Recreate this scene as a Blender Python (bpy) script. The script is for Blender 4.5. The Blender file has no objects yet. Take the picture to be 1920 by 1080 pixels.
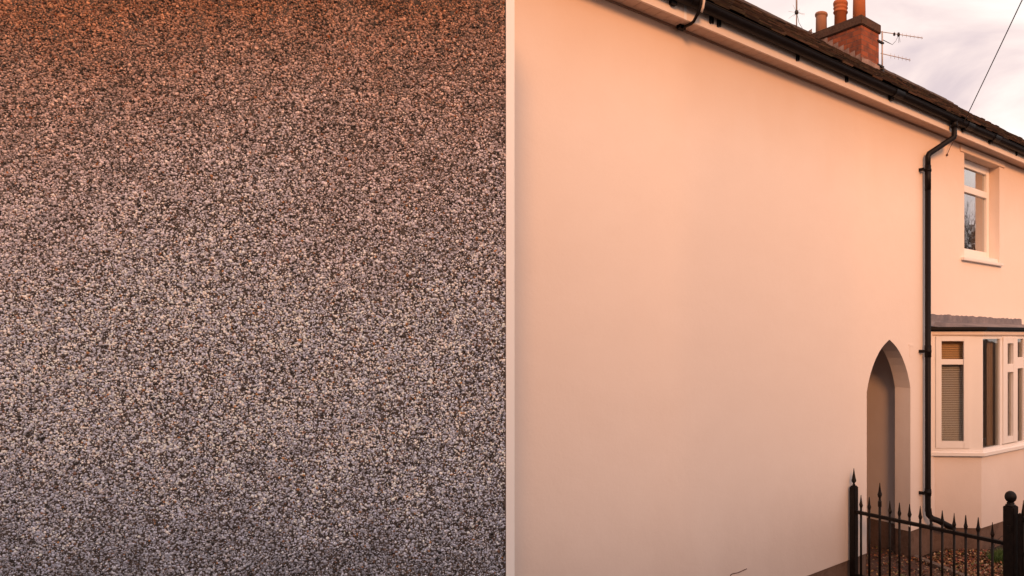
import bpy, bmesh, math, random
import numpy as np
from mathutils import Vector, Matrix
R = math.radians
rnd = random.Random(7)
S = bpy.context.scene
COL = S.collection

# ------------------------------------------------------------------ camera
CAM_Z = 2.6
cam = bpy.data.cameras.new('camera')
camo = bpy.data.objects.new('camera', cam)
COL.objects.link(camo)
camo.location = (0, 0, CAM_Z)
camo.rotation_euler = (R(90), 0, 0)
cam.sensor_width = 36
cam.lens = 36 * 1317 / 1920
cam.shift_x = (960 - 1443) / 1920
cam.shift_y = (632 - 540) / 1920
cam.clip_start = 0.05
cam.clip_end = 2000
S.camera = camo

# ------------------------------------------------------------------ world and sun
SUN_ELEV, SUN_AZ = 21.0, 19.0          # azimuth: degrees to the right of straight behind the camera
sd = Vector((math.sin(R(SUN_AZ)) * math.cos(R(SUN_ELEV)), -math.cos(R(SUN_AZ)) * math.cos(R(SUN_ELEV)), math.sin(R(SUN_ELEV))))
w = bpy.data.worlds.new('World')
S.world = w
w.use_nodes = True
nt = w.node_tree
nt.nodes.clear()
N = nt.nodes.new
L = nt.links.new
out = N('ShaderNodeOutputWorld')
sky = N('ShaderNodeTexSky')
sky.sky_type = 'NISHITA'
sky.sun_disc = False
sky.sun_elevation = R(SUN_ELEV)
sky.sun_rotation = math.atan2(sd.x, sd.y)
b1 = N('ShaderNodeBackground')
b1.inputs['Strength'].default_value = 0.08
L(sky.outputs[0], b1.inputs['Color'])
tc = N('ShaderNodeTexCoord')
mp = N('ShaderNodeMapping')
mp.inputs['Scale'].default_value = (1.0, 1.0, 2.6)
L(tc.outputs['Generated'], mp.inputs['Vector'])
n1 = N('ShaderNodeTexNoise')
n1.inputs['Scale'].default_value = 3.2
n1.inputs['Detail'].default_value = 7
n1.inputs['Roughness'].default_value = 0.52
n1.inputs['Distortion'].default_value = 0.5
L(mp.outputs[0], n1.inputs['Vector'])
cr = N('ShaderNodeValToRGB')
e = cr.color_ramp.elements
e[0].position = 0.38
e[0].color = (0.68, 0.56, 0.57, 1)
e[1].position = 0.66
e[1].color = (1.0, 0.94, 0.90, 1)
m_ = e.new(0.47)
m_.color = (0.84, 0.69, 0.66, 1)
m_ = e.new(0.56)
m_.color = (0.96, 0.82, 0.76, 1)
L(n1.outputs['Fac'], cr.inputs['Fac'])
b2 = N('ShaderNodeBackground')
b2.inputs['Strength'].default_value = 0.95
L(cr.outputs[0], b2.inputs['Color'])
mx = N('ShaderNodeMixShader')
mx.inputs['Fac'].default_value = 0.93
L(b1.outputs[0], mx.inputs[1])
L(b2.outputs[0], mx.inputs[2])
L(mx.outputs[0], out.inputs['Surface'])

sl = bpy.data.lights.new('sun', 'SUN')
sl.energy = 2.45
sl.angle = R(14)
sl.color = (1.0, 0.43, 0.165)
so = bpy.data.objects.new('sun', sl)
COL.objects.link(so)
so.location = (0, -10, 20)
so.rotation_euler = sd.to_track_quat('Z', 'Y').to_euler()
S.view_settings.view_transform = 'Standard'
S.view_settings.look = 'None'
S.view_settings.gamma = 1
S.view_settings.exposure = 0.38

# ------------------------------------------------------------------ helpers
def mat(name, col, rough=0.8, spec=0.5, metal=0.0, noise=None, bump=None, coat=0):
    """noise = (scale, amount, second colour); bump = list of (scale, strength, distance)"""
    m = bpy.data.materials.new(name)
    m.use_nodes = True
    t = m.node_tree
    p = t.nodes['Principled BSDF']
    p.inputs['Base Color'].default_value = (*col, 1)
    p.inputs['Roughness'].default_value = rough
    p.inputs['Specular IOR Level'].default_value = spec
    p.inputs['Metallic'].default_value = metal
    g = t.nodes.new('ShaderNodeTexCoord')
    if noise:
        prev = None
        for (sc, amt, c2) in noise:
            a = t.nodes.new('ShaderNodeTexNoise')
            a.inputs['Scale'].default_value = sc
            a.inputs['Detail'].default_value = 6
            a.inputs['Roughness'].default_value = 0.65
            t.links.new(g.outputs['Object'], a.inputs['Vector'])
            mr = t.nodes.new('ShaderNodeMapRange')
            mr.inputs[1].default_value = 0.38
            mr.inputs[2].default_value = 0.66
            mr.inputs[4].default_value = amt
            t.links.new(a.outputs['Fac'], mr.inputs[0])
            x = t.nodes.new('ShaderNodeMix')
            x.data_type = 'RGBA'
            t.links.new(mr.outputs[0], x.inputs[0])
            if prev is None:
                x.inputs[6].default_value = (*col, 1)
            else:
                t.links.new(prev, x.inputs[6])
            x.inputs[7].default_value = (*c2, 1)
            prev = x.outputs[2]
        t.links.new(prev, p.inputs['Base Color'])
    if bump:
        prev = None
        for (sc, st, ds) in bump:
            a = t.nodes.new('ShaderNodeTexNoise')
            a.inputs['Scale'].default_value = sc
            a.inputs['Detail'].default_value = 4
            t.links.new(g.outputs['Object'], a.inputs['Vector'])
            b = t.nodes.new('ShaderNodeBump')
            b.inputs['Strength'].default_value = st
            b.inputs['Distance'].default_value = ds
            t.links.new(a.outputs['Fac'], b.inputs['Height'])
            if prev:
                t.links.new(prev, b.inputs['Normal'])
            prev = b.outputs[0]
        t.links.new(prev, p.inputs['Normal'])
    return m

def attr_color(m, name, mult=None):
    t = m.node_tree
    p = t.nodes['Principled BSDF']
    a = t.nodes.new('ShaderNodeAttribute')
    a.attribute_name = name
    t.links.new(a.outputs['Color'], p.inputs['Base Color'])
    return m

class MB:
    def __init__(s):
        s.v = []; s.f = []; s.sm = []
    def add(s, vs, fs, smooth=False):
        o = len(s.v)
        s.v += [tuple(v) for v in vs]
        s.f += [tuple(i + o for i in f) for f in fs]
        s.sm += [smooth] * len(fs)
        return s
    def box(s, x0, x1, y0, y1, z0, z1):
        return s.hexa([(x0, y0, z0), (x1, y0, z0), (x1, y1, z0), (x0, y1, z0), (x0, y0, z1), (x1, y0, z1), (x1, y1, z1), (x0, y1, z1)])
    def hexa(s, v):
        return s.add(v, [(0, 3, 2, 1), (4, 5, 6, 7), (0, 1, 5, 4), (1, 2, 6, 5), (2, 3, 7, 6), (3, 0, 4, 7)])
    def bevbox(s, x0, x1, y0, y1, z0, z1, b=0.004):
        bm = bmesh.new()
        bmesh.ops.create_cube(bm, size=1)
        for v in bm.verts:
            v.co = Vector(((x0 + x1) / 2 + v.co.x * (x1 - x0), (y0 + y1) / 2 + v.co.y * (y1 - y0), (z0 + z1) / 2 + v.co.z * (z1 - z0)))
        bmesh.ops.bevel(bm, geom=bm.edges[:], offset=b, segments=2, affect='EDGES')
        s.bm(bm)
        return s
    def bm(s, bm, smooth=False, M=None):
        bm.verts.ensure_lookup_table()
        vs = [(M @ v.co) if M else v.co.copy() for v in bm.verts]
        s.add(vs, [[v.index for v in f.verts] for f in bm.faces], smooth)
        bm.free()
    def prism(s, poly, z0, z1):
        n = len(poly)
        vs = [(x, y, z0) for x, y in poly] + [(x, y, z1) for x, y in poly]
        fs = [tuple(range(n))[::-1], tuple(range(n, 2 * n))] + [(i, (i + 1) % n, n + (i + 1) % n, n + i) for i in range(n)]
        return s.add(vs, fs)
    def tube(s, pts, r, n=10, cap=True, scale=None):
        pts = [Vector(p) for p in pts]
        rs = r if isinstance(r, (list, tuple)) else [r] * len(pts)
        t0 = (pts[1] - pts[0]).normalized()
        a = t0.orthogonal().normalized()
        rings = []
        for i, p in enumerate(pts):
            if i == 0: t = pts[1] - pts[0]
            elif i == len(pts) - 1: t = pts[-1] - pts[-2]
            else: t = (pts[i + 1] - pts[i]).normalized() + (pts[i] - pts[i - 1]).normalized()
            t.normalize()
            a = (a - t * a.dot(t)).normalized()
            b = t.cross(a)
            k = 1.0
            if 0 < i < len(pts) - 1:
                c = (pts[i + 1] - pts[i]).normalized().dot((pts[i] - pts[i - 1]).normalized())
                k = 1 / max(0.5, math.sqrt((1 + c) / 2))
            rings.append([p + (a * math.cos(q) + b * math.sin(q)) * rs[i] * (1 if k < 1.05 else 1) for q in [2 * math.pi * j / n for j in range(n)]])
        vs = [v for rg in rings for v in rg]
        fs = []
        for i in range(len(pts) - 1):
            for j in range(n):
                fs.append((i * n + j, i * n + (j + 1) % n, (i + 1) * n + (j + 1) % n, (i + 1) * n + j))
        s.add(vs, fs, True)
        if cap:
            o = len(s.v) - len(vs)
            s.f += [tuple(o + j for j in range(n))[::-1], tuple(o + (len(pts) - 1) * n + j for j in range(n))]
            s.sm += [False, False]
        return s
    def lathe(s, prof, c, n=20, smooth=True, rot=0):
        vs = []
        for r, z in prof:
            for j in range(n):
                q = 2 * math.pi * j / n + rot
                vs.append((c[0] + r * math.cos(q), c[1] + r * math.sin(q), c[2] + z))
        fs = []
        for i in range(len(prof) - 1):
            for j in range(n):
                fs.append((i * n + j, i * n + (j + 1) % n, (i + 1) * n + (j + 1) % n, (i + 1) * n + j))
        fs.append(tuple(range(n))[::-1])
        fs.append(tuple((len(prof) - 1) * n + j for j in range(n)))
        return s.add(vs, fs, smooth)
    def build(s, name, m, parent=None):
        me = bpy.data.meshes.new(name)
        me.from_pydata(s.v, [], s.f)
        me.polygons.foreach_set('use_smooth', s.sm)
        me.materials.append(m)
        me.update()
        o = bpy.data.objects.new(name, me)
        COL.objects.link(o)
        if parent: o.parent = parent
        return o

def tag(o, label=None, cat=None, group=None, kind=None):
    if label: o['label'] = label
    if cat: o['category'] = cat
    if group: o['group'] = group
    if kind: o['kind'] = kind
    return o

def empty(name, loc=(0, 0, 0), rz=0):
    o = bpy.data.objects.new(name, None)
    o.empty_display_size = 0.2
    COL.objects.link(o)
    o.location = loc
    o.rotation_euler = (0, 0, rz)
    return o

# facade frame: x along the wall, y behind the wall, z up
TH = math.atan2(1, 1247 / 1317)
P0 = (0.889, 7.46)
DX, DY = math.cos(TH), math.sin(TH)
def Wp(s, y, z=0):
    return Vector((P0[0] + s * DX - y * DY, P0[1] + s * DY + y * DX, z))
def fempty(name): return empty(name, (P0[0], P0[1], 0), TH)
GZ = -0.05

# ------------------------------------------------------------------ materials
M_render = mat('cream_render', (0.83, 0.74, 0.695), 0.92, 0.2,
               noise=[(0.7, 0.4, (0.85, 0.765, 0.72)), (3.0, 0.35, (0.80, 0.705, 0.655)), (60, 0.3, (0.79, 0.705, 0.655))],
               bump=[(420, 0.25, 0.0012), (55, 0.25, 0.003), (1.7, 0.4, 0.03), (9, 0.2, 0.008)])
def tint_shade(m):
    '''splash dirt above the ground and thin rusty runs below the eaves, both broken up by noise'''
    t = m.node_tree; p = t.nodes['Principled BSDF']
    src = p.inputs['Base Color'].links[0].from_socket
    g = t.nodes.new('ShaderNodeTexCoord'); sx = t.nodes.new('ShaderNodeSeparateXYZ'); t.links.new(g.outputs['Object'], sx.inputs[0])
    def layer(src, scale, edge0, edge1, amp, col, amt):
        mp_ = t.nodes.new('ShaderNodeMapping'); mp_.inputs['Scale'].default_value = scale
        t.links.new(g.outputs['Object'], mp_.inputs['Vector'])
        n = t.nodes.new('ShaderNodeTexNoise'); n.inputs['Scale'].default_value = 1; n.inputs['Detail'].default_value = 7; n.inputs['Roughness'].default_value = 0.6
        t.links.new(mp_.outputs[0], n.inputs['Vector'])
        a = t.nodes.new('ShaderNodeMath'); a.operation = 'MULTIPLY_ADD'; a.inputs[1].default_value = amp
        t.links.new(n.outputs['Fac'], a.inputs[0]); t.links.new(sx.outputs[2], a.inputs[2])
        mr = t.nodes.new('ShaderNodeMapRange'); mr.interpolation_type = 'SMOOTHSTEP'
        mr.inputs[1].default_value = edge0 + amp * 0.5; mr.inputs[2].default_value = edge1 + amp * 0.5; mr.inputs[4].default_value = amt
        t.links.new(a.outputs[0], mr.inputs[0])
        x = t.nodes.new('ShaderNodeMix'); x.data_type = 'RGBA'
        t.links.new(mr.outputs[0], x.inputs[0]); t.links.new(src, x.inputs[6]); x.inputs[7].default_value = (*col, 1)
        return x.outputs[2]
    src = layer(src, (1.3, 1.3, 0.8), 1.5, 0.1, 0.9, (0.50, 0.40, 0.36), 0.55)  # painted shade: dirt-coloured darkening towards the wall foot
    src = layer(src, (1.6, 1.6, 0.5), 4.0, 5.3, 0.5, (0.66, 0.42, 0.25), 0.6)  # painted shade: dark orange band under the eaves
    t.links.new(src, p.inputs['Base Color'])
tint_shade(M_render)
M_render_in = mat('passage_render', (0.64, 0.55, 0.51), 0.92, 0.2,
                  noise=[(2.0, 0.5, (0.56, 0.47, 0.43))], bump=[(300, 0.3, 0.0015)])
M_upvc = mat('white_upvc', (0.84, 0.81, 0.80), 0.35, 0.5, noise=[(2.5, 0.3, (0.76, 0.72, 0.70))])
M_upvc2 = mat('white_painted_board', (0.80, 0.67, 0.58), 0.5, 0.4, noise=[(4, 0.4, (0.70, 0.56, 0.46))])
M_black = mat('black_plastic', (0.005, 0.004, 0.005), 0.5, 0.16, noise=[(30, 0.5, (0.014, 0.010, 0.010))])
M_iron = mat('black_painted_iron', (0.006, 0.0045, 0.0045), 0.5, 0.18, noise=[(25, 0.55, (0.022, 0.014, 0.011))],
             bump=[(160, 0.35, 0.001)])
M_lead = mat('weathered_lead', (0.13, 0.125, 0.145), 0.6, 0.4, noise=[(3.5, 0.85, (0.30, 0.26, 0.27)), (12, 0.5, (0.12, 0.11, 0.14))],
             bump=[(14, 0.5, 0.01)])
M_terra = mat('terracotta', (0.46, 0.13, 0.04), 0.8, 0.3, noise=[(5, 0.5, (0.44, 0.13, 0.05)), (22, 0.35, (0.25, 0.12, 0.08))])
M_terra2 = mat('buff_terracotta', (0.36, 0.17, 0.10), 0.85, 0.3, noise=[(5, 0.6, (0.28, 0.15, 0.10))])
M_mortar = mat('stained_concrete', (0.075, 0.038, 0.028), 0.95, 0.2, noise=[(7, 0.9, (0.045, 0.03, 0.024)), (30, 0.5, (0.14, 0.09, 0.06))],
               bump=[(60, 0.6, 0.006)])
M_alu = mat('dull_aluminium', (0.50, 0.42, 0.40), 0.5, 0.5, metal=0.1, noise=[(20, 0.5, (0.30, 0.24, 0.22))])
M_dark = mat('dark_rubber', (0.02, 0.015, 0.015), 0.6)
M_soffit = mat('soffit_board', (0.66, 0.50, 0.42), 0.7, 0.3, noise=[(3, 0.6, (0.56, 0.41, 0.33)), (11, 0.25, (0.42, 0.29, 0.22))])
def specks(m, col, scale, size):
    t = m.node_tree; p = t.nodes['Principled BSDF']
    src = p.inputs['Base Color'].links[0].from_socket
    g = t.nodes.new('ShaderNodeTexCoord'); v = t.nodes.new('ShaderNodeTexVoronoi'); v.inputs['Scale'].default_value = scale
    t.links.new(g.outputs['Object'], v.inputs['Vector'])
    k = t.nodes.new('ShaderNodeMath'); k.operation = 'LESS_THAN'; k.inputs[1].default_value = size
    t.links.new(v.outputs['Distance'], k.inputs[0])
    x = t.nodes.new('ShaderNodeMix'); x.data_type = 'RGBA'
    t.links.new(k.outputs[0], x.inputs[0]); t.links.new(src, x.inputs[6]); x.inputs[7].default_value = (*col, 1)
    t.links.new(x.outputs[2], p.inputs['Base Color'])
specks(M_soffit, (0.10, 0.05, 0.03), 5.0, 0.045)
M_stone = mat('old_concrete', (0.17, 0.12, 0.10), 0.95, 0.2, noise=[(4, 0.8, (0.10, 0.07, 0.055)), (30, 0.6, (0.22, 0.16, 0.13))],
              bump=[(40, 0.6, 0.008)])
M_plinth = mat('plinth_render', (0.15, 0.095, 0.075), 0.95, 0.2, noise=[(3, 0.9, (0.075, 0.048, 0.036)), (25, 0.6, (0.18, 0.12, 0.095))],
               bump=[(50, 0.6, 0.006)])

def brick_mat(name, c1, c2, mo, bw, bh, soot=None):
    m = bpy.data.materials.new(name)
    m.use_nodes = True
    t = m.node_tree
    p = t.nodes['Principled BSDF']
    g = t.nodes.new('ShaderNodeTexCoord')
    sx = t.nodes.new('ShaderNodeSeparateXYZ')
    t.links.new(g.outputs['Object'], sx.inputs[0])
    ad = t.nodes.new('ShaderNodeMath')
    t.links.new(sx.outputs[0], ad.inputs[0])
    t.links.new(sx.outputs[1], ad.inputs[1])
    cb = t.nodes.new('ShaderNodeCombineXYZ')
    t.links.new(ad.outputs[0], cb.inputs[0])
    t.links.new(sx.outputs[2], cb.inputs[1])
    br = t.nodes.new('ShaderNodeTexBrick')
    br.inputs['Scale'].default_value = 1
    br.inputs['Brick Width'].default_value = bw
    br.inputs['Row Height'].default_value = bh
    br.inputs['Mortar Size'].default_value = 0.007
    br.inputs['Mortar Smooth'].default_value = 0.3
    br.inputs['Color1'].default_value = (*c1, 1)
    br.inputs['Color2'].default_value = (*c2, 1)
    br.inputs['Mortar'].default_value = (*mo, 1)
    t.links.new(cb.outputs[0], br.inputs['Vector'])
    n = t.nodes.new('ShaderNodeTexNoise')
    n.inputs['Scale'].default_value = 7
    n.inputs['Detail'].default_value = 6
    t.links.new(g.outputs['Object'], n.inputs['Vector'])
    mr = t.nodes.new('ShaderNodeMapRange')
    mr.inputs[1].default_value = 0.42
    mr.inputs[2].default_value = 0.68
    mr.inputs[4].default_value = 0.75
    t.links.new(n.outputs['Fac'], mr.inputs[0])
    x = t.nodes.new('ShaderNodeMix')
    x.data_type = 'RGBA'
    t.links.new(mr.outputs[0], x.inputs[0])
    t.links.new(br.outputs['Color'], x.inputs[6])
    x.inputs[7].default_value = (*(soot or (0.06, 0.03, 0.025)), 1)
    t.links.new(x.outputs[2], p.inputs['Base Color'])
    p.inputs['Roughness'].default_value = 0.9
    b = t.nodes.new('ShaderNodeBump')
    b.inputs['Strength'].default_value = 0.7
    b.inputs['Distance'].default_value = 0.006
    b.invert = True
    t.links.new(br.outputs['Fac'], b.inputs['Height'])
    b2 = t.nodes.new('ShaderNodeBump')
    b2.inputs['Strength'].default_value = 0.4
    b2.inputs['Distance'].default_value = 0.004
    n2 = t.nodes.new('ShaderNodeTexNoise')
    n2.inputs['Scale'].default_value = 90
    t.links.new(g.outputs['Object'], n2.inputs['Vector'])
    t.links.new(n2.outputs['Fac'], b2.inputs['Height'])
    t.links.new(b.outputs[0], b2.inputs['Normal'])
    t.links.new(b2.outputs[0], p.inputs['Normal'])
    return m
M_brick = brick_mat('chimney_brick', (0.36, 0.09, 0.03), (0.20, 0.05, 0.022), (0.16, 0.075, 0.05), 0.235, 0.085)
M_pave = brick_mat('path_brick', (0.17, 0.08, 0.05), (0.13, 0.065, 0.045), (0.06, 0.04, 0.03), 0.215, 0.075)

def glass_mat(name, tint, refl=1.0):
    m = bpy.data.materials.new(name)
    m.use_nodes = True
    t = m.node_tree
    t.nodes.clear()
    o = t.nodes.new('ShaderNodeOutputMaterial')
    tr = t.nodes.new('ShaderNodeBsdfTransparent')
    tr.inputs[0].default_value = (*tint, 1)
    gl = t.nodes.new('ShaderNodeBsdfGlossy')
    gl.inputs['Roughness'].default_value = 0.015
    lw = t.nodes.new('ShaderNodeLayerWeight')
    lw.inputs['Blend'].default_value = 0.5
    pw_ = t.nodes.new('ShaderNodeMath'); pw_.operation = 'POWER'; pw_.inputs[1].default_value = 3.2
    t.links.new(lw.outputs['Facing'], pw_.inputs[0])
    fr = t.nodes.new('ShaderNodeMath'); fr.operation = 'MULTIPLY_ADD'; fr.use_clamp = True
    fr.inputs[1].default_value = 0.9; fr.inputs[2].default_value = 0.05
    t.links.new(pw_.outputs[0], fr.inputs[0])
    g = t.nodes.new('ShaderNodeTexCoord')
    n = t.nodes.new('ShaderNodeTexNoise')
    n.inputs['Scale'].default_value = 2.2
    t.links.new(g.outputs['Object'], n.inputs['Vector'])
    b = t.nodes.new('ShaderNodeBump')
    b.inputs['Strength'].default_value = 0.12
    b.inputs['Distance'].default_value = 0.02
    t.links.new(n.outputs['Fac'], b.inputs['Height'])
    t.links.new(b.outputs[0], gl.inputs['Normal'])
    mu = t.nodes.new('ShaderNodeMath')
    mu.operation = 'MULTIPLY'; mu.use_clamp = True
    mu.inputs[1].default_value = refl
    t.links.new(fr.outputs[0], mu.inputs[0])
    mxs = t.nodes.new('ShaderNodeMixShader')
    t.links.new(mu.outputs[0], mxs.inputs[0])
    t.links.new(tr.outputs[0], mxs.inputs[1])
    t.links.new(gl.outputs[0], mxs.inputs[2])
    t.links.new(mxs.outputs[0], o.inputs[0])
    return m
M_glass = glass_mat('window_glass', (0.86, 0.86, 0.84), 3.4)
M_glass2 = glass_mat('bay_window_glass', (0.88, 0.88, 0.86), 1.35)

# ------------------------------------------------------------------ ground
def ground_mat():
    m = mat('garden_soil', (0.045, 0.027, 0.018), 0.95, 0.2,
            noise=[(1.2, 0.7, (0.07, 0.04, 0.025)), (18, 0.7, (0.035, 0.022, 0.016))],
            bump=[(30, 0.8, 0.03), (120, 0.6, 0.01)])
    return m
g = MB()
nx, ny = 60, 60
def gh(x, y):
    return GZ
g.add([(-400, -400, GZ), (400, -400, GZ), (400, 400, GZ), (-400, 400, GZ)], [(0, 1, 2, 3)])
tag(g.build('ground', ground_mat()), kind='structure')
# street surface across and its kerb, behind the camera
M_asph = mat('asphalt', (0.06, 0.055, 0.055), 0.9, 0.3, noise=[(2, 0.5, (0.08, 0.07, 0.07))], bump=[(200, 0.6, 0.004)])
rd = MB(); rd.box(-60, 60, -9.0, -2.6, GZ + 0.004, GZ + 0.012)
tag(rd.build('road', M_asph), kind='structure')
pvm = mat('paving', (0.10, 0.085, 0.08), 0.9, 0.3, noise=[(3, 0.7, (0.07, 0.06, 0.055))], bump=[(80, 0.5, 0.004)])
pv = MB(); pv.box(-60, 60, -2.6, 0.9, GZ + 0.004, GZ + 0.12)
pv.box(-60, 60, -11.0, -9.0, GZ + 0.004, GZ + 0.12)
tag(pv.build('pavement', pvm), kind='structure')

# ------------------------------------------------------------------ the rendered house
house = fempty('house')
tag(house, 'long cream rendered house with brown tiled roof, pointed arch and white bay window', 'house')

SX0, SX1 = -4.25, 11.5
ZT = 5.135
ac, az = 0.681, 2.00       # arch centre and springing height
aw = 0.4385                # half width
AH = 2.572
def arch_half():
    """points of the right half from springing to apex: two slightly flattened arcs meeting in a sharp point"""
    dx = [0, .05, .10, .14, .20, .27, .33, .38, .415, .4385]
    dr = [0, .027, .056, .083, .135, .215, .305, .40, .49, .572]
    return [(ac + float(np.interp(d_, dr, dx)), AH - d_) for d_ in [0.572 * (1 - i / 14) ** 1.15 for i in range(15)]]
rh = arch_half()
lh = [(2 * ac - x, z) for x, z in rh]
RB = 0.25                 # bottom of render left of the arch
RB2 = 0.31                # right of the arch

wm = MB()
T = 0.215
# regions of the front face as solid panels of thickness T
def panel(x0, x1, z0, z1, y0=0.0, y1=T, mb=None):
    (mb or wm).box(x0, x1, y0, y1, z0, z1)
wx0, wx1, wz0, wz1 = 2.423, 3.45, 3.655, 5.02
AL, AR = ac - aw, ac + aw
# front face built as one sheet of quads / ngon strips plus reveals so no seams show
def sheet(verts2d, y=0.0):
    wm.add([(x, y, z) for x, z in verts2d], [tuple(range(len(verts2d)))])
# left large part in columns so its long faces stay planar
sheet([(SX0, RB), (AL, RB), (AL, az), (AL, ZT), (SX0, ZT)])
for i in range(14):
    a, b = lh[i], lh[i + 1]
    sheet([(a[0], a[1]), (b[0], b[1]), (b[0], ZT), (a[0], ZT)])
    a, b = rh[i + 1], rh[i]
    sheet([(a[0], a[1]), (b[0], b[1]), (b[0], ZT), (a[0], ZT)])
bo0, bo1, bz0, bz1 = 1.76, 4.27, 1.17, 2.66      # opening behind the bay window
sheet([(AR, RB2), (bo0, RB2), (bo0, bz0), (bo0, bz1), (bo0, ZT), (AR, ZT), (AR, az)])
sheet([(bo0, RB2), (wx0, RB2), (wx1, RB2), (bo1, RB2), (bo1, bz0), (wx1, bz0), (wx0, bz0), (bo0, bz0)])
sheet([(bo0, bz1), (wx0, bz1), (wx0, wz0), (wx0, wz1), (wx0, ZT), (bo0, ZT)])
sheet([(wx0, bz1), (wx1, bz1), (wx1, wz0), (wx0, wz0)])
sheet([(wx0, wz1), (wx1, wz1), (wx1, ZT), (wx0, ZT)])
sheet([(wx1, bz1), (bo1, bz1), (bo1, ZT), (wx1, ZT), (wx1, wz1), (wx1, wz0)])
sheet([(bo1, RB2), (SX1, RB2), (SX1, ZT), (bo1, ZT), (bo1, bz1), (bo1, bz0)])
# arch reveal
rev = [(AL, RB)] + lh + rh[::-1][1:] + [(AR, RB2)]
for i in range(len(rev) - 1):
    a, b = rev[i], rev[i + 1]
    wm.add([(a[0], 0, a[1]), (b[0], 0, b[1]), (b[0], T, b[1]), (a[0], T, a[1])], [(0, 1, 2, 3)])
# window reveal
wr = [(wx0, wz0), (wx0, wz1), (wx1, wz1), (wx1, wz0)]
for i in range(4):
    a, b = wr[i], wr[(i + 1) % 4]
    wm.add([(a[0], 0, a[1]), (b[0], 0, b[1]), (b[0], 0.24, b[1]), (a[0], 0.24, a[1])], [(0, 1, 2, 3)])
# drip edge under render, ends
wm.add([(SX0, 0, RB), (AL, 0, RB), (AL, 0.03, RB), (SX0, 0.03, RB)], [(0, 1, 2, 3)])
wm.add([(AR, 0, RB2), (SX1, 0, RB2), (SX1, 0.03, RB2), (AR, 0.03, RB2)], [(0, 1, 2, 3)])
wm.add([(SX1, 0, GZ), (SX1, 7, GZ), (SX1, 7, ZT), (SX1, 0, ZT)], [(0, 1, 2, 3)])
wm.add([(SX0, 0, GZ), (SX0, 7, GZ), (SX0, 7, ZT), (SX0, 0, ZT)], [(0, 1, 2, 3)])
wm.add([(SX0, 7, GZ), (SX1, 7, GZ), (SX1, 7, ZT), (SX0, 7, ZT)], [(0, 1, 2, 3)])
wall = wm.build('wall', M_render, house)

# passage behind the arch: side walls, ceiling, back face of the front wall
pa = MB()
PR, PL = AR + 0.10, AL - 0.10
pa.box(PR, PR + 0.1, T + 0.002, 5.0, 0.33, 2.9)
pa.box(PL - 0.1, PL, T + 0.002, 5.0, 0.25, 2.9)
pa.box(PL, PR, T + 0.002, 5.0, 2.75, 2.85)
pa.box(PL, PR, 5.0, 5.1, GZ, 2.9)
bk = [(PL, RB)] + [(AL, RB)] + lh + [(ac, 2.74), (PL, 2.74)]
pa.add([(x, T, z) for x, z in bk], [tuple(range(len(bk)))])
bk = [(AR, RB2), (PR, RB2), (PR, 2.74), (ac, 2.74)] + rh[::-1]
pa.add([(x, T, z) for x, z in bk], [tuple(range(len(bk)))])
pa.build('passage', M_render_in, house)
# plinth below the render
pl = MB()
pl.box(SX0, AL + 0.006, 0.014, 0.2, GZ - 0.1, RB)
pl.box(AR - 0.01, SX1 - 0.01, 0.014, 0.2, GZ - 0.1, RB2)
pl.box(PR - 0.02, PR + 0.1, 0.2, 4.9, GZ - 0.1, 0.325)
pl.box(PL - 0.1, PL + 0.01, 0.2, 4.9, GZ - 0.1, 0.245)
pl.build('plinth', M_plinth, house)
# lintel above the bedroom window, a shallow raised band
li = MB(); li.bevbox(2.30, 3.596, -0.016, 0.05, 5.018, 5.107, 0.006)
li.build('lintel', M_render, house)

# eaves
ev = MB()
ev.box(SX0, SX1 + 0.2, -0.172, -0.150, 5.118, 5.285)
fas = ev.build('fascia', M_upvc2, house)
for s_ in (-2.447, 1.75, 6.2):
    jt = MB(); jt.box(s_ - 0.012, s_ + 0.012, -0.175, -0.1722, 5.116, 5.28)
    jt.build('joint_strip', M_upvc, fas)
sf = MB()
bx = SX0
while bx < SX1 + 0.2:                     # narrow grooved boards running across the soffit
    sf.box(bx + 0.002, bx + 0.098, -0.1495, 0.02, 5.123, 5.134)
    bx += 0.10
sf.box(SX0, SX1 + 0.2, -0.1495, 0.02, 5.1265, 5.134)
sof = sf.build('soffit', M_soffit, house)
be = MB(); be.box(SX0, SX1, -0.012, 0.002, 5.108, 5.1225)
be.build('soffit_trim', mat('trim', (0.36, 0.24, 0.18), 0.8), house)

# gutter: half round channel
gu = MB()
gy, gz, gr = -0.232, 5.262, 0.058
n = 12
for rr in (gr, gr - 0.004):
    vs, fs = [], []
    for x_ in (SX0, SX1 + 0.2):
        for j in range(n + 1):
            q = math.pi + math.pi * j / n
            vs.append((x_, gy + rr * math.cos(q), gz + rr * math.sin(q)))
    for j in range(n):
        fs.append((j, j + 1, n + 2 + j, n + 1 + j))
    gu.add(vs, fs, True)
gu.tube([(SX0, gy - gr, gz), (SX1 + 0.2, gy - gr, gz)], 0.005, 6)
gut = gu.build('gutter', M_black, house)
def union(s0, s1, r):
    mb = MB()
    vs, fs = [], []
    for x_ in (s0, s1):
        for rr in (r, r - 0.008):
            for j in range(n + 1):
                q = math.pi + math.pi * j / n
                vs.append((x_, gy + rr * math.cos(q), gz + 0.004 + rr * math.sin(q)))
    m1 = n + 1
    for j in range(n):
        fs += [(j, j + 1, 2 * m1 + j + 1, 2 * m1 + j), (j, j + 1, m1 + j + 1, m1 + j), (2 * m1 + j, 2 * m1 + j + 1, 3 * m1 + j + 1, 3 * m1 + j)]
    mb.add(vs, fs, True)
    return mb
for s_ in (-2.56, 0.45, 2.06, 2.80, 5.2):
    u_ = union(s_ - 0.06, s_ + 0.10, gr + 0.009)
    u_.box(s_ - 0.05, s_ + 0.0, gy + 0.02, -0.1725, gz - 0.085, gz - 0.045)
    u_.build('gutter_union', M_black, gut)
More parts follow.
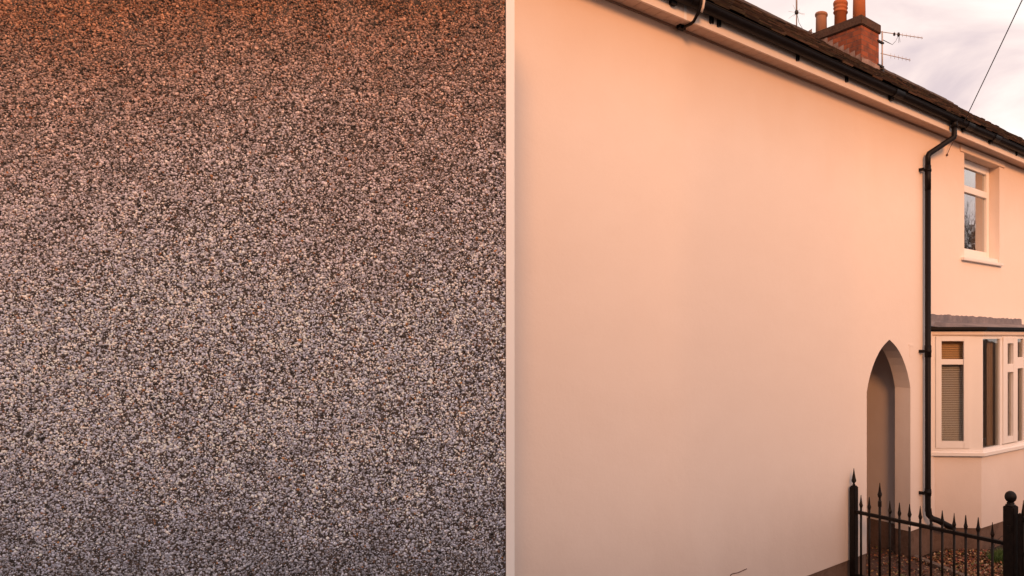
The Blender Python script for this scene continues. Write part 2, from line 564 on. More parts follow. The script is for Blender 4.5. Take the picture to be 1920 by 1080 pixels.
for s_ in (-2.185, -2.102, -1.112, -0.362, 3.6, 4.5):
    c_ = MB()
    c_.box(s_ - 0.009, s_ + 0.009, -0.186, -0.1725, 5.168, 5.24)
    c_.box(s_ + 0.018, s_ + 0.030, -0.186, -0.1725, 5.175, 5.24)
    c_.build('gutter_clip', M_black, gut)

# looped cable conduit hanging over the gutter
hk = MB()
hk.tube([(-2.385, -0.30, 5.36), (-2.37, -0.305, 5.30), (-2.365, -0.303, 5.25), (-2.36, -0.285, 5.205), (-2.358, -0.262, 5.175)], 0.0105, 8)
hko = hk.build('conduit', M_upvc2, house)
h2 = MB()
h2.tube([(-2.395, -0.285, 5.33), (-2.385, -0.292, 5.23), (-2.38, -0.25, 5.165), (-2.382, -0.20, 5.115), (-2.385, -0.165, 5.103), (-2.385, -0.06, 5.103)], 0.012, 8)
h2.box(-2.42, -2.36, -0.075, -0.03, 5.092, 5.1225)
h2.build('conduit_elbow', M_black, hko)

# downpipe
PS, PY = 1.392, -0.072
dp = MB()
dp.tube([(1.735, gy, 5.215), (1.735, gy, 5.06), (1.725, gy + 0.005, 5.03), (1.41, PY - 0.005, 4.80), (PS, PY, 4.765), (PS, PY, 4.62)], 0.034, 14)
dp.tube([(PS, PY, 4.66), (PS, PY, 4.36)], 0.0375, 14)
dp.tube([(PS, PY, 4.4), (PS, PY, 0.52), (PS + 0.004, PY - 0.005, 0.47), (PS + 0.03, PY - 0.04, 0.425), (PS + 0.08, PY - 0.09, 0.40), (1.66, -0.27, 0.285)], 0.036, 14)
dp.tube([(PS, PY, 2.50), (PS, PY, 2.36)], 0.041, 14)
dp.tube([(PS, PY, 0.78), (PS, PY, 0.70)], 0.041, 14)
dp.tube([(1.735, gy, 5.235), (1.735, gy, 5.15)], 0.043, 14)
dpo = dp.build('downpipe', M_black, house)
for z_ in (4.60, 2.43, 0.74):
    c_ = MB()
    c_.tube([(PS, PY, z_ - 0.014), (PS, PY, z_ + 0.014)], 0.043, 14)
    c_.box(PS - 0.085, PS + 0.0, PY + 0.025, PY + 0.04, z_ - 0.010, z_ + 0.010)
    c_.box(PS - 0.092, PS - 0.080, PY + 0.0, 0.0, z_ - 0.018, z_ + 0.018)
    c_.tube([(PS - 0.085, PY - 0.008, z_), (PS - 0.085, PY + 0.07, z_)], 0.006, 6)
    c_.build('pipe_clip', M_black, dpo)

# faint raised plate on the wall right of the arch
bp = MB()
bp.bevbox(1.082, 1.178, -0.006, 0.004, 2.49, 2.52, 0.003)
bp.bevbox(1.10, 1.155, -0.004, 0.004, 2.36, 2.488, 0.0025)
bp.build('wall_plate', M_render, house)

# hairline crack low on the wall: a thin open groove trim
ck = MB()
pts = [(-1.79, 0.30), (-1.79, 0.517), (-1.76, 0.519), (-1.70, 0.512), (-1.64, 0.517), (-1.592, 0.520)]
for a, b in zip(pts[:-1], pts[1:]):
    ck.tube([(a[0], -0.001, a[1]), (b[0], -0.001, b[1])], 0.0042, 6)
ck.build('crack', mat('crack_dark', (0.10, 0.045, 0.035), 0.9), house)

# ------------------------------------------------------------------ bedroom window
def frame_rect(mb, x0, x1, z0, z1, y0, y1, wl, wr_, wb, wt):
    """rectangular ring in the x-z plane"""
    mb.bevbox(x0, x0 + wl, y0, y1, z0, z1, 0.003)
    mb.bevbox(x1 - wr_, x1, y0, y1, z0, z1, 0.003)
    mb.bevbox(x0 + wl - 0.002, x1 - wr_ + 0.002, y0 + 0.0015, y1 - 0.0015, z0, z0 + wb, 0.003)
    mb.bevbox(x0 + wl - 0.002, x1 - wr_ + 0.002, y0 + 0.0015, y1 - 0.0015, z1 - wt, z1, 0.003)
wi = MB()
frame_rect(wi, 2.43, 3.446, 3.705, 5.015, 0.15, 0.21, 0.09, 0.088, 0.10, 0.105)
wi.bevbox(2.51, 3.36, 0.1465, 0.205, 4.572, 4.662, 0.004)
win = wi.build('window', M_upvc, house)
s_ = MB(); s_.bevbox(2.33, 3.48, -0.052, 0.155, 3.602, 3.642, 0.005); s_.box(2.43, 3.446, 0.02, 0.16, 3.642, 3.704)
s_.build('window_sill', M_upvc, house)
p_ = MB(); p_.box(2.515, 3.362, 0.183, 0.187, 3.80, 4.575)
p_.build('pane', M_glass, win)
p_ = MB(); p_.box(2.515, 3.362, 0.183, 0.187, 4.66, 4.915)
p_.build('pane', M_glass, win)
# room behind
M_room = mat('room_wall', (0.40, 0.33, 0.27), 0.9, noise=[(1.5, 0.6, (0.28, 0.22, 0.17))])
def room(x0, x1, y0, y1, z0, z1, name='interior', poly=None):
    r = MB()
    v = [(x0, y0, z0), (x1, y0, z0), (x1, y1, z0), (x0, y1, z0), (x0, y0, z1), (x1, y0, z1), (x1, y1, z1), (x0, y1, z1)]
    r.add(v, [(0, 1, 2, 3), (4, 7, 6, 5), (1, 5, 6, 2), (2, 6, 7, 3), (3, 7, 4, 0)])
    return r.build(name, M_room, house)
room(2.2, 3.7, 0.245, 3.2, 3.3, 5.1)
# curtain: pleated sheet at the right side of the bedroom window
def curtain(x0, x1, y, z0, z1, m, label, group, amp=0.018, waves=6):
    root = fempty('curtain')
    c = MB()
    n_ = 90
    vs = []
    for z in (z0, z1):
        for i in range(n_ + 1):
            q = i / n_
            vs.append((x0 + (x1 - x0) * q, y + amp * math.sin(q * waves * 2 * math.pi) + 0.3 * amp * math.sin(q * 17), z))
    c.add(vs, [(i, i + 1, n_ + 2 + i, n_ + 1 + i) for i in range(n_)], True)
    o = c.build('curtain', m)
    o.location = root.location; o.rotation_euler = root.rotation_euler
    bpy.data.objects.remove(root)
    tag(o, label, 'curtain', group)
    return o
M_curt = mat('beige_fabric', (0.46, 0.34, 0.26), 0.9, 0.2, noise=[(20, 0.4, (0.38, 0.27, 0.2))])
M_curt2 = mat('cream_fabric', (0.62, 0.50, 0.42), 0.9, 0.2, noise=[(20, 0.4, (0.5, 0.4, 0.34))])
curtain(3.12, 3.44, 0.27, 3.6, 5.02, M_curt, 'beige curtain drawn to the right inside the upstairs window', None, 0.02, 5)

# ------------------------------------------------------------------ bay window
bay = [(1.62, 0.0), (2.02, -0.458), (3.016, -0.546), (4.012, -0.458), (4.412, 0.0)]
def offs(poly, o):
    """offset an open polyline outwards (towards -y)"""
    res = []
    nrm = []
    for a, b in zip(poly[:-1], poly[1:]):
        dx, dy = b[0] - a[0], b[1] - a[1]
        l = math.hypot(dx, dy)
        nrm.append((dy / l, -dx / l))
    for i, p in enumerate(poly):
        if i == 0: nn = nrm[0]; k = 1
        elif i == len(poly) - 1: nn = nrm[-1]; k = 1
        else:
            nn = (nrm[i - 1][0] + nrm[i][0], nrm[i - 1][1] + nrm[i][1])
            l = math.hypot(*nn); nn = (nn[0] / l, nn[1] / l)
            k = 1 / (nn[0] * nrm[i][0] + nn[1] * nrm[i][1])
        res.append((p[0] + nn[0] * o * k, p[1] + nn[1] * o * k))
    # clamp the ends to the wall plane
    for i in (0, -1):
        a, b = (res[0], res[1]) if i == 0 else (res[-1], res[-2])
        t_ = -a[1] / (b[1] - a[1]) if abs(b[1] - a[1]) > 1e-6 else 0
        q = (a[0] + (b[0] - a[0]) * t_, 0.0)
        res[i] = (q[0], 0.03)
    return res
def solid_bay(mb, o, z0, z1, inner=None):
    pl_ = offs(bay, o)
    if inner is None:
        mb.prism(pl_, z0, z1)
    else:
        pi_ = offs(bay, inner)
        for i in range(len(pl_) - 1):
            a, b, c, d = pl_[i], pl_[i + 1], pi_[i + 1], pi_[i]
            mb.hexa([(a[0], a[1], z0), (b[0], b[1], z0), (c[0], c[1], z0), (d[0], d[1], z0),
                     (a[0], a[1], z1), (b[0], b[1], z1), (c[0], c[1], z1), (d[0], d[1], z1)])
bw = MB(); solid_bay(bw, -0.02, 0.25, 1.145)
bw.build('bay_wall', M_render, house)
b_ = MB(); solid_bay(b_, -0.034, GZ - 0.1, 0.25)
b_.build('bay_plinth', M_plinth, house)
sb = MB(); solid_bay(sb, 0.042, 1.145, 1.183); solid_bay(sb, 0.012, 1.183, 1.206)
bwin = sb.build('bay_window', M_upvc, house)
sb = MB(); solid_bay(sb, 0.012, 2.612, 2.628, -0.12); solid_bay(sb, 0.034, 2.628, 2.672, -0.12)
sb.build('head_board', M_upvc2, bwin)
gb = MB(); solid_bay(gb, 0.085, 2.688, 2.722, -0.05); solid_bay(gb, 0.055, 2.674, 2.688, -0.05)
gb.build('bay_gutter', M_black, bwin)
# bay roof: gently sloping lead
br_ = MB()
po = offs(bay, 0.05)
vs = [(x, y, 2.724) for x, y in po]
inn = [(1.66, 0.0, 2.79), (2.15, 0.0, 2.79), (3.016, 0.0, 2.79), (3.88, 0.0, 2.79), (4.36, 0.0, 2.79)]
vs += inn
br_.add(vs, [(i, i + 1, 6 + i, 5 + i) for i in range(4)])
br_.build('bay_roof', M_lead, bwin)
fl = MB()                                   # lead apron dressed up the wall with an uneven top edge
nn_ = 60
vt, vb = [], []
for i in range(nn_ + 1):
    x_ = 1.56 + (4.165 - 1.56) * i / nn_
    jag = rnd.uniform(-0.008, 0.008)
    vt.append((x_, -0.008 - rnd.uniform(0, 0.003), 2.884 - 0.018 * i / nn_ + jag))
    vb.append((x_, -0.012 - 0.004 * math.sin(i * 1.3), 2.735))
k_ = len(vt)
mid = [(a[0], -0.011 - rnd.uniform(0, 0.006), 0.5 * (a[2] + b[2])) for a, b in zip(vt, vb)]
low = [(b[0], -0.06, 2.728) for b in vb]
fl.add(vt + mid + vb + low, [(i, i + 1, k_ + i + 1, k_ + i) for i in range(nn_)] + [(k_ + i, k_ + i + 1, 2 * k_ + i + 1, 2 * k_ + i) for i in range(nn_)]
       + [(2 * k_ + i, 2 * k_ + i + 1, 3 * k_ + i + 1, 3 * k_ + i) for i in range(nn_)], True)
bk_ = [(x, 0.0, z) for x, y, z in vt]
fl.add(vt + bk_, [(i, i + 1, k_ + i + 1, k_ + i) for i in range(nn_)])
fl.build('lead_flashing', M_lead, bwin)

def facet(i):
    a, b = Vector((*bay[i], 0)), Vector((*bay[i + 1], 0))
    ex = (b - a).normalized()
    ey = Vector((-ex.y, ex.x, 0))            # towards the room
    Mx = Matrix(((ex.x, ey.x, 0, a.x), (ex.y, ey.y, 0, a.y), (0, 0, 1, 0), (0, 0, 0, 1)))
    return Mx, (b - a).length
def fbuild(mb, name, m, Mx, parent):
    mb.v = [tuple(Mx @ Vector(v)) for v in mb.v]
    return mb.build(name, m, parent)
ZB, ZH = 1.206, 2.612
def ftrans(i, fn, name, m, parent):
    Mx, ln = facet(i)
    mb = MB(); fn(mb, ln)
    return fbuild(mb, name, m, Mx, parent)
for i in range(4):
    Mx, ln = facet(i)
    side = i in (0, 3)
    if side:
        c0, c1 = (0.036, 0.451) if i == 0 else (ln - 0.451, ln - 0.036)
        fr = MB()
        fr.box(0.0, c0 if i == 0 else c0, 0.0, 0.07, ZB, ZH)
        fr.box(c1, ln, 0.0, 0.07, ZB, ZH)
        fbuild(fr, 'frame', M_upvc, Mx, bwin)
        ca = MB()
        frame_rect(ca, c0 + 0.002, c1 - 0.002, 1.237, ZH - 0.002, -0.014, 0.05, 0.07, 0.07, 0.085, 0.06)
        ca.box(c0, c1, 0.0, 0.06, ZB, 1.237)
        ca.bevbox(c0 + 0.07, c1 - 0.07, 0.002, 0.03, 2.262, 2.328, 0.003)
        fbuild(ca, 'casement', M_upvc, Mx, bwin)
        pn = MB(); pn.box(c0 + 0.06, c1 - 0.06, 0.010, 0.014, 1.31, 2.56)
        fbuild(pn, 'pane', M_glass2, Mx, bwin)
    else:
        m0, m1 = (0.430, 0.835)
        if i == 2: m0, m1 = ln - 0.835, ln - 0.430
        fr = MB()
        fr.box(0.0, 0.012, 0.002, 0.07, ZB, ZH)
        fr.box(ln - 0.012, ln, 0.002, 0.07, ZB, ZH)
        fr.box(0.012, ln - 0.012, 0.0, 0.07, ZB, 1.232)
        fr.box(0.012, ln - 0.012, 0.0, 0.07, 2.578, ZH)
        fr.bevbox(0.404 if i == 1 else m0 - 0.03, m0 + 0.026, -0.001, 0.068, 1.232, 2.578, 0.003)
        fr.bevbox(m1 - 0.026, m1 + 0.0, -0.001, 0.068, 1.232, 2.578, 0.003)
        fbuild(fr, 'frame', M_upvc, Mx, bwin)
        ca = MB()
        frame_rect(ca, m0 + 0.026, m1 - 0.026, 1.245, 2.600, -0.018, 0.05, 0.104, 0.107, 0.08, 0.082)
        ca.bevbox(m0 + 0.128, m1 - 0.131, -0.0165, 0.045, 2.15, 2.255, 0.003)
        fbuild(ca, 'casement', M_upvc, Mx, bwin)
        a0, a1 = (m1, ln - 0.012) if i == 1 else (0.012, m0 - 0.03)
        tb = MB(); tb.bevbox(a0, a1, 0.001, 0.055, 2.19, 2.335, 0.003)
        fbuild(tb, 'transom', M_upvc, Mx, bwin)
        pn = MB(); pn.box(0.012, ln - 0.012, 0.020, 0.024, 1.23, 2.58)
        fbuild(pn, 'pane', M_glass2, Mx, bwin)
# venetian blind in the cant and sheer blinds behind the front
M_slat = mat('blind_slat', (0.74, 0.70, 0.67), 0.6, 0.4)
M_slat2 = mat('amber_blind', (0.80, 0.52, 0.28), 0.6, 0.4)
def blind(i, t0, t1, z0, z1, off, m, label, tilt=0.55, pitch=0.022):
    Mx, ln = facet(i)
    mb = MB()
    z = z0
    while z < z1:
        dy, dz = 0.0105 * math.cos(tilt), 0.0105 * math.sin(tilt)
        mb.add([(t0, off - dy, z - dz), (t1, off - dy, z - dz), (t1, off + dy, z + dz), (t0, off + dy, z + dz)], [(0, 1, 2, 3)])
        z += pitch
    mb.box(t0, t1, off - 0.014, off + 0.014, z1, z1 + 0.03)
    for q in (0.2, 0.8):
        x_ = t0 + (t1 - t0) * q
        mb.tube([(x_, off - 0.012, z0), (x_, off - 0.012, z1)], 0.0012, 4)
    mb.v = [tuple(Wp(*(Mx @ Vector(v))[:2], v[2])) for v in mb.v]
    o = mb.build('window_blind', m)
    tag(o, label, 'blind')
    return o
blind(0, 0.10, 0.42, 2.325, 2.545, 0.085, M_slat2, 'amber slatted blind across the top of the narrow side bay window', 0.9)
blind(0, 0.10, 0.42, 1.25, 2.255, 0.085, M_slat, 'beige venetian blind filling the lower part of the narrow side bay window', 0.75)
# room behind the bay
r = MB()
r.add([(1.3, 3.2, 0.9), (4.8, 3.2, 0.9), (4.8, 3.2, 2.71), (1.3, 3.2, 2.71)], [(0, 1, 2, 3)])
r.add([(4.75, 0.02, 0.9), (4.75, 3.2, 0.9), (4.75, 3.2, 2.71), (4.75, 0.02, 2.71)], [(0, 1, 2, 3)])
r.add([(1.70, 0.02, 0.9), (1.70, 3.2, 0.9), (1.70, 3.2, 2.71), (1.70, 0.02, 2.71)], [(0, 1, 2, 3)])
r.add([(1.3, 0.02, 2.705), (4.8, 0.02, 2.705), (4.8, 3.2, 2.705), (1.3, 3.2, 2.705)], [(0, 1, 2, 3)])
r.add([(1.3, 0.02, 0.9), (4.8, 0.02, 0.9), (4.8, 3.2, 0.9), (1.3, 3.2, 0.9)], [(0, 1, 2, 3)])
r.build('interior', M_room, house)
r = MB(); solid_bay(r, -0.01, 2.675, 2.705); r.build('bay_ceiling', M_room, bwin)
def bay_curtain(i, t0, t1, z0, z1, off, m, label, waves=5, amp=0.014):
    Mx, ln = facet(i)
    c = MB(); n_ = 70; vs = []
    for z in (z0, z1):
        for k in range(n_ + 1):
            q = k / n_
            p = Mx @ Vector((t0 + (t1 - t0) * q, off + amp * math.sin(q * waves * 2 * math.pi) + 0.004 * math.sin(q * 23), z))
            vs.append(tuple(Wp(p.x, p.y, p.z)))
    c.add(vs, [(k, k + 1, n_ + 2 + k, n_ + 1 + k) for k in range(n_)], True)
    return tag(c.build('curtain', m), label, 'curtain')
bay_curtain(1, 0.31, 0.56, 1.22, 2.60, 0.13, M_curt, 'dull beige curtain gathered beside the front pane of the bay window', 4)
bay_curtain(1, 0.56, 0.995, 1.22, 2.19, 0.11, M_curt2, 'cream net curtain behind the slim casement of the bay window', 7, 0.01)
bay_curtain(1, 0.50, 0.995, 2.20, 2.60, 0.12, M_curt, 'short beige pelmet curtain high in the bay window', 5, 0.01)

# ------------------------------------------------------------------ roof of individual tiles
EZ, EY, SL = 5.285, -0.26, 0.69
RY = 3.50
RZ = EZ + SL * (RY - EY)
PH = math.atan(SL)
HX = 8.1 + 0.06                      # ridge ends, hip begins
cs, sn = math.cos(PH), math.sin(PH)
gauge, tw = 0.105, 0.168
slope_len = (RY - EY) / cs
deck = MB()
hx1 = HX + (RY - EY)
deck.add([(SX0, EY + 0.03, EZ - 0.012), (hx1 - 0.06, EY + 0.03, EZ - 0.012), (HX, RY, RZ - 0.03), (SX0, RY, RZ - 0.03)], [(0, 1, 2, 3)])
deck.add([(SX0, 2 * RY - EY, EZ - 0.012), (hx1, 2 * RY - EY, EZ - 0.012), (HX, RY, RZ - 0.03), (SX0, RY, RZ - 0.03)], [(0, 1, 2, 3)])
deck.add([(hx1 - 0.06, EY + 0.06, EZ - 0.02), (hx1 - 0.06, 2 * RY - EY, EZ - 0.02), (HX, RY, RZ - 0.03)], [(0, 1, 2)])
deck.add([(SX0, EY + 0.03, EZ - 0.012), (SX0, 2 * RY - EY, EZ - 0.012), (SX0, RY, RZ - 0.03)], [(0, 1, 2)])
M_tile = mat('clay_tile', (0.075, 0.045, 0.034), 0.9, 0.25)
roof = deck.build('roof', mat('roof_underlay', (0.02, 0.014, 0.012), 0.95), house)
tl = MB(); tcol = []
rows = int(slope_len / gauge)
for rr in range(rows):
    u0 = rr * gauge - 0.02
    yb = EY + u0 * cs
    x = SX0 + (tw / 2 if rr % 2 else 0)
    lim = HX + (RY - yb)
    while x < lim:
        j = rnd.uniform(-0.006, 0.006)
        th_ = rnd.uniform(0.012, 0.020)
        lift = rnd.uniform(0.0, 0.016) + (0.012 if rnd.random() < 0.08 else 0)
        uu = u0 + j
        w_ = tw - 0.004
        x1_ = min(x + w_, lim + 0.03)
        def P(xx, u, h):
            return (xx, EY + u * cs - h * sn, EZ + u * sn + h * cs)
        skew = rnd.uniform(-0.003, 0.003)
        tl.hexa([P(x, uu, 0.010 + lift), P(x1_, uu + skew, 0.010 + lift), P(x1_, uu + 0.16, -0.012), P(x, uu + 0.16, -0.012),
                 P(x, uu, 0.010 + lift + th_), P(x1_, uu + skew, 0.010 + lift + th_), P(x1_, uu + 0.16, 0.0), P(x, uu + 0.16, 0.0)])
        b = rnd.choice([(0.05, 0.028, 0.02), (0.036, 0.022, 0.017), (0.085, 0.045, 0.03), (0.022, 0.015, 0.013), (0.06, 0.042, 0.03), (0.12, 0.07, 0.05)])
        k = rnd.uniform(0.6, 1.2)
        tcol += [(b[0] * k, b[1] * k, b[2] * k, 1)] * 8
        x += tw
to = tl.build('roof_tiles', M_tile, roof)
ca_ = to.data.color_attributes.new('Col', 'FLOAT_COLOR', 'POINT')
ca_.data.foreach_set('color', np.array(tcol, dtype=np.float32).ravel())
t = M_tile.node_tree
at = t.nodes.new('ShaderNodeAttribute'); at.attribute_name = 'Col'
nz = t.nodes.new('ShaderNodeTexNoise'); nz.inputs['Scale'].default_value = 9; nz.inputs['Detail'].default_value = 8
gg = t.nodes.new('ShaderNodeTexCoord'); t.links.new(gg.outputs['Object'], nz.inputs['Vector'])
mr = t.nodes.new('ShaderNodeMapRange'); mr.inputs[1].default_value = 0.52; mr.inputs[2].default_value = 0.72; mr.inputs[4].default_value = 0.6
t.links.new(nz.outputs['Fac'], mr.inputs[0])
xx = t.nodes.new('ShaderNodeMix'); xx.data_type = 'RGBA'
t.links.new(mr.outputs[0], xx.inputs[0]); t.links.new(at.outputs['Color'], xx.inputs[6]); xx.inputs[7].default_value = (0.11, 0.085, 0.045, 1)
t.links.new(xx.outputs[2], t.nodes['Principled BSDF'].inputs['Base Color'])
nb = t.nodes.new('ShaderNodeTexNoise'); nb.inputs['Scale'].default_value = 70; t.links.new(gg.outputs['Object'], nb.inputs['Vector'])
bb = t.nodes.new('ShaderNodeBump'); bb.inputs['Distance'].default_value = 0.006; bb.inputs['Strength'].default_value = 0.8
t.links.new(nb.outputs['Fac'], bb.inputs['Height']); t.links.new(bb.outputs[0], t.nodes['Principled BSDF'].inputs['Normal'])
# ridge tiles bedded in mortar
rg = MB()
x = SX0
while x < HX:
    rr_ = 0.105 + rnd.uniform(-0.003, 0.003)
    zz = RZ - 0.045 + rnd.uniform(-0.004, 0.004)
    vs, fs = [], []
    for k, x_ in enumerate((x, x + 0.295)):
        for j in range(9):
            q = math.pi * j / 8
            vs.append((x_, RY - rr_ * 1.15 * math.cos(q), zz + rr_ * math.sin(q)))
    for j in range(8):
        fs.append((j, j + 1, 10 + j, 9 + j))
    fs += [tuple(range(9)), tuple(range(9, 18))]
    rg.add(vs, fs, True)
    x += 0.30
M_ridge = mat('ridge_tile', (0.13, 0.085, 0.065), 0.9, 0.25, noise=[(3, 0.8, (0.08, 0.052, 0.04)), (25, 0.5, (0.17, 0.12, 0.09))], bump=[(60, 0.5, 0.006)])
rg.build('ridge', M_ridge, roof)

# ------------------------------------------------------------------ chimney
CX0, CX1, CY0, CY1 = 3.355, 3.855, 2.333, 4.25
CZ = 7.717
ch = MB(); ch.box(CX0, CX1, CY0, CY1, 6.6, CZ + 0.01)
chim = ch.build('chimney', M_brick, roof)
def weathered(o, amp, seed, sub=3):
    bm = bmesh.new(); bm.from_mesh(o.data)
    bmesh.ops.subdivide_edges(bm, edges=bm.edges[:], cuts=sub, use_grid_fill=True)
    r2 = random.Random(seed)
    for v in bm.verts:
        v.co += Vector((r2.uniform(-amp, amp), r2.uniform(-amp, amp), r2.uniform(-amp, amp)))
    bm.to_mesh(o.data); bm.free()
cp = MB(); cp.bevbox(CX0 - 0.03, CX1 + 0.03, CY0 - 0.03, CY1 + 0.03, CZ, CZ + 0.155, 0.012)
cpo = cp.build('chimney_cap', M_mortar, chim)
fm = MB()
fm.hexa([(CX0 + 0.0, CY0 + 0.0, CZ + 0.150), (CX1 - 0.0, CY0 + 0.0, CZ + 0.150), (CX1 - 0.0, CY1, CZ + 0.150), (CX0, CY1, CZ + 0.150),
         (CX0 + 0.13, CY0 + 0.12, CZ + 0.20), (CX1 - 0.13, CY0 + 0.12, CZ + 0.20), (CX1 - 0.13, CY1 - 0.1, CZ + 0.20), (CX0 + 0.13, CY1 - 0.1, CZ + 0.20)])
fo = fm.build('flaunching', M_mortar, chim); weathered(fo, 0.012, 5, 4)
def pot(y, top, m, kind):
    p = MB()
    c = (3.605, y, CZ + 0.15)
    h = top - c[2]
    if kind == 'plain':
        p.lathe([(0.103, 0), (0.098, h - 0.07), (0.098, h - 0.055), (0.112, h - 0.045), (0.116, h - 0.02), (0.108, h), (0.085, h), (0.08, h - 0.1)], c, 24)
    elif kind == 'ringed':
        p.lathe([(0.112, 0), (0.106, h - 0.20), (0.122, h - 0.195), (0.128, h - 0.18), (0.118, h - 0.16), (0.108, h - 0.145), (0.118, h - 0.13), (0.128, h - 0.11),
                 (0.118, h - 0.095), (0.110, h - 0.08), (0.124, h - 0.065), (0.130, h - 0.03), (0.120, h), (0.085, h), (0.08, h - 0.15)], c, 24)
    else:
        p.lathe([(0.112, 0), (0.104, h * 0.5), (0.100, h - 0.08), (0.118, h - 0.07), (0.118, h), (0.09, h), (0.085, h - 0.15)], c, 24)
    return p.build('chimney_pot', m, chim)
pot(2.559, 8.80, M_terra, 'tall')
pot(2.954, 8.375, M_terra, 'ringed')
pot(3.380, 8.31, M_terra2, 'plain')
# stepped lead/mortar flashing on the left side and front
fs_ = MB()
def rz(y): return EZ + SL * (y - EY)
yy = CY0
step = 0.115
k = 0
top = []
while yy < RY - 0.05:
    y2 = min(yy + step, RY)
    h0 = rz(yy) + 0.085
    h1 = rz(yy) + 0.175
    fs_.add([(CX0 - 0.008, yy, rz(yy) - 0.02), (CX0 - 0.008, y2, rz(y2) - 0.02), (CX0 - 0.008, y2, rz(y2) + 0.075), (CX0 - 0.008, yy + 0.012, h1)] , [(0, 1, 2, 3)])
    fs_.add([(CX0 - 0.008, yy + 0.012, h1), (CX0 - 0.008, y2, rz(y2) + 0.075), (CX0, y2, rz(y2) + 0.075), (CX0, yy + 0.012, h1)], [(0, 1, 2, 3)])
    yy = y2
jag = [(CX0 - 0.008 + (CX1 - CX0 + 0.016) * i / 8) for i in range(9)]
fv = [(x_, CY0 - 0.010, rz(CY0) + 0.115 + rnd.uniform(-0.008, 0.008)) for x_ in jag] + [(x_, CY0 - 0.012, rz(CY0) + 0.02) for x_ in jag] + [(x_, CY0 - 0.14, rz(CY0 - 0.14) + 0.034) for x_ in jag]
fs_.add(fv, [(i, i + 1, 10 + i, 9 + i) for i in range(8)] + [(9 + i, 10 + i, 19 + i, 18 + i) for i in range(8)])
fs_.build('flashing', mat('mortar_flashing', (0.34, 0.24, 0.21), 0.85, 0.2, noise=[(9, 0.9, (0.16, 0.105, 0.09))], bump=[(60, 0.5, 0.006)]), chim)

# ------------------------------------------------------------------ aerials
def yagi(root, p, d, ln, n_el, m=M_alu, el=0.075, vertical=True):
    b = MB()
    d = Vector(d).normalized(); p = Vector(p)
    b.tube([p - d * 0.03, p + d * ln], 0.007, 6)
    b.build('boom', m, root)
    up = Vector((0, 0, 1)) if vertical else d.cross(Vector((0, 0, 1)))
    for i in range(n_el):
        q = p + d * (ln * (0.30 + 0.68 * i / (n_el - 1)))
        l_ = el * (1 - 0.35 * i / n_el)
        e_ = MB(); e_.tube([q - up * l_ / 2, q + up * l_ / 2], 0.003, 5)
        e_.build('element', m, root)
ae = fempty('television_aerial')
tag(ae, 'double yagi television aerial on short mast strapped to the side of the brick chimney', 'aerial')
mx_, my_ = 3.965, 2.34
m_ = MB(); m_.tube([(mx_, my_, 7.11), (mx_, my_, 7.80)], 0.014, 8); m_.build('mast', M_alu, ae)
yagi(ae, (mx_, my_, 7.79), (0.879, -0.477, 0.0), 0.78, 8, el=0.075)
yagi(ae, (mx_, my_, 7.42), (0.944, -0.33, 0.0), 0.60, 6, el=0.09)
m_ = MB()
m_.box(mx_ + 0.18, mx_ + 0.205, my_ - 0.13, my_ - 0.10, 7.755, 7.80)
m_.lathe([(0.020, -0.03), (0.026, 0), (0.020, 0.03)], (mx_ + 0.27, my_ - 0.15, 7.785), 10)
m_.tube([(mx_ + 0.27, my_ - 0.155, 7.77), (mx_ + 0.268, my_ - 0.155, 7.64)], 0.003, 5)
m_.tube([(mx_ + 0.28, my_ - 0.155, 7.77), (mx_ + 0.295, my_ - 0.165, 7.66)], 0.003, 5)
m_.build('dipole_box', M_dark, ae)
m_ = MB()
m_.tube([(mx_, my_, 7.66), (mx_ + 0.10, my_ - 0.06, 7.62), (mx_ + 0.17, my_ - 0.09, 7.60), (mx_ + 0.23, my_ - 0.12, 7.67), (mx_ + 0.26, my_ - 0.15, 7.76)], [0.007, 0.007, 0.004, 0.003, 0.003], 6)
m_.build('feed_cable', M_dark, ae)
for z_ in (7.585, 7.18):
    m_ = MB(); m_.box(CX1 - 0.05, mx_ + 0.02, my_ - 0.028, my_ + 0.02, z_, z_ + 0.025); m_.build('bracket', M_dark, ae)
m_ = MB()
m_.box(mx_ - 0.02, mx_ + 0.02, my_ - 0.03, my_ + 0.02, 7.10, 7.16)
m_.box(mx_ - 0.09, mx_ + 0.10, my_ - 0.03, my_ - 0.005, 7.09, 7.105)
m_.build('foot_plate', M_dark, ae)
ae2 = fempty('mast_aerial')
tag(ae2, 'thin mast aerial with small whisker node rising from the ridge left of the chimney pots', 'aerial')
m_ = MB(); m_.tube([(3.08, RY, RZ + 0.02), (3.08, RY, 8.9)], [0.011, 0.011], 8); m_.tube([(3.08, RY, 8.2), (3.08, RY, 8.95)], 0.015, 8); m_.build('mast', M_alu, ae2)
m_ = MB(); m_.lathe([(0.022, -0.03), (0.034, -0.01), (0.034, 0.02), (0.02, 0.04)], (3.08, RY, 8.19), 10); m_.build('node', M_dark, ae2)
m_ = MB()
for q in range(8):
    a_ = q * math.pi / 4 + 0.3
    m_.tube([(3.08, RY, 8.19), (3.08 + 0.15 * math.cos(a_), RY + 0.15 * math.sin(a_), 8.19 + 0.07 * math.sin(a_ * 2 + 1))], 0.0022, 4)
m_.build('whiskers', M_alu, ae2)
m_ = MB(); m_.tube([(3.10, RY, 8.15), (3.12, RY - 0.02, 8.02), (3.17, RY - 0.06, 7.92), (3.24, RY - 0.14, 7.87), (3.31, RY - 0.3, 7.80)], 0.0045, 5); m_.build('feed_cable', M_dark, ae2)

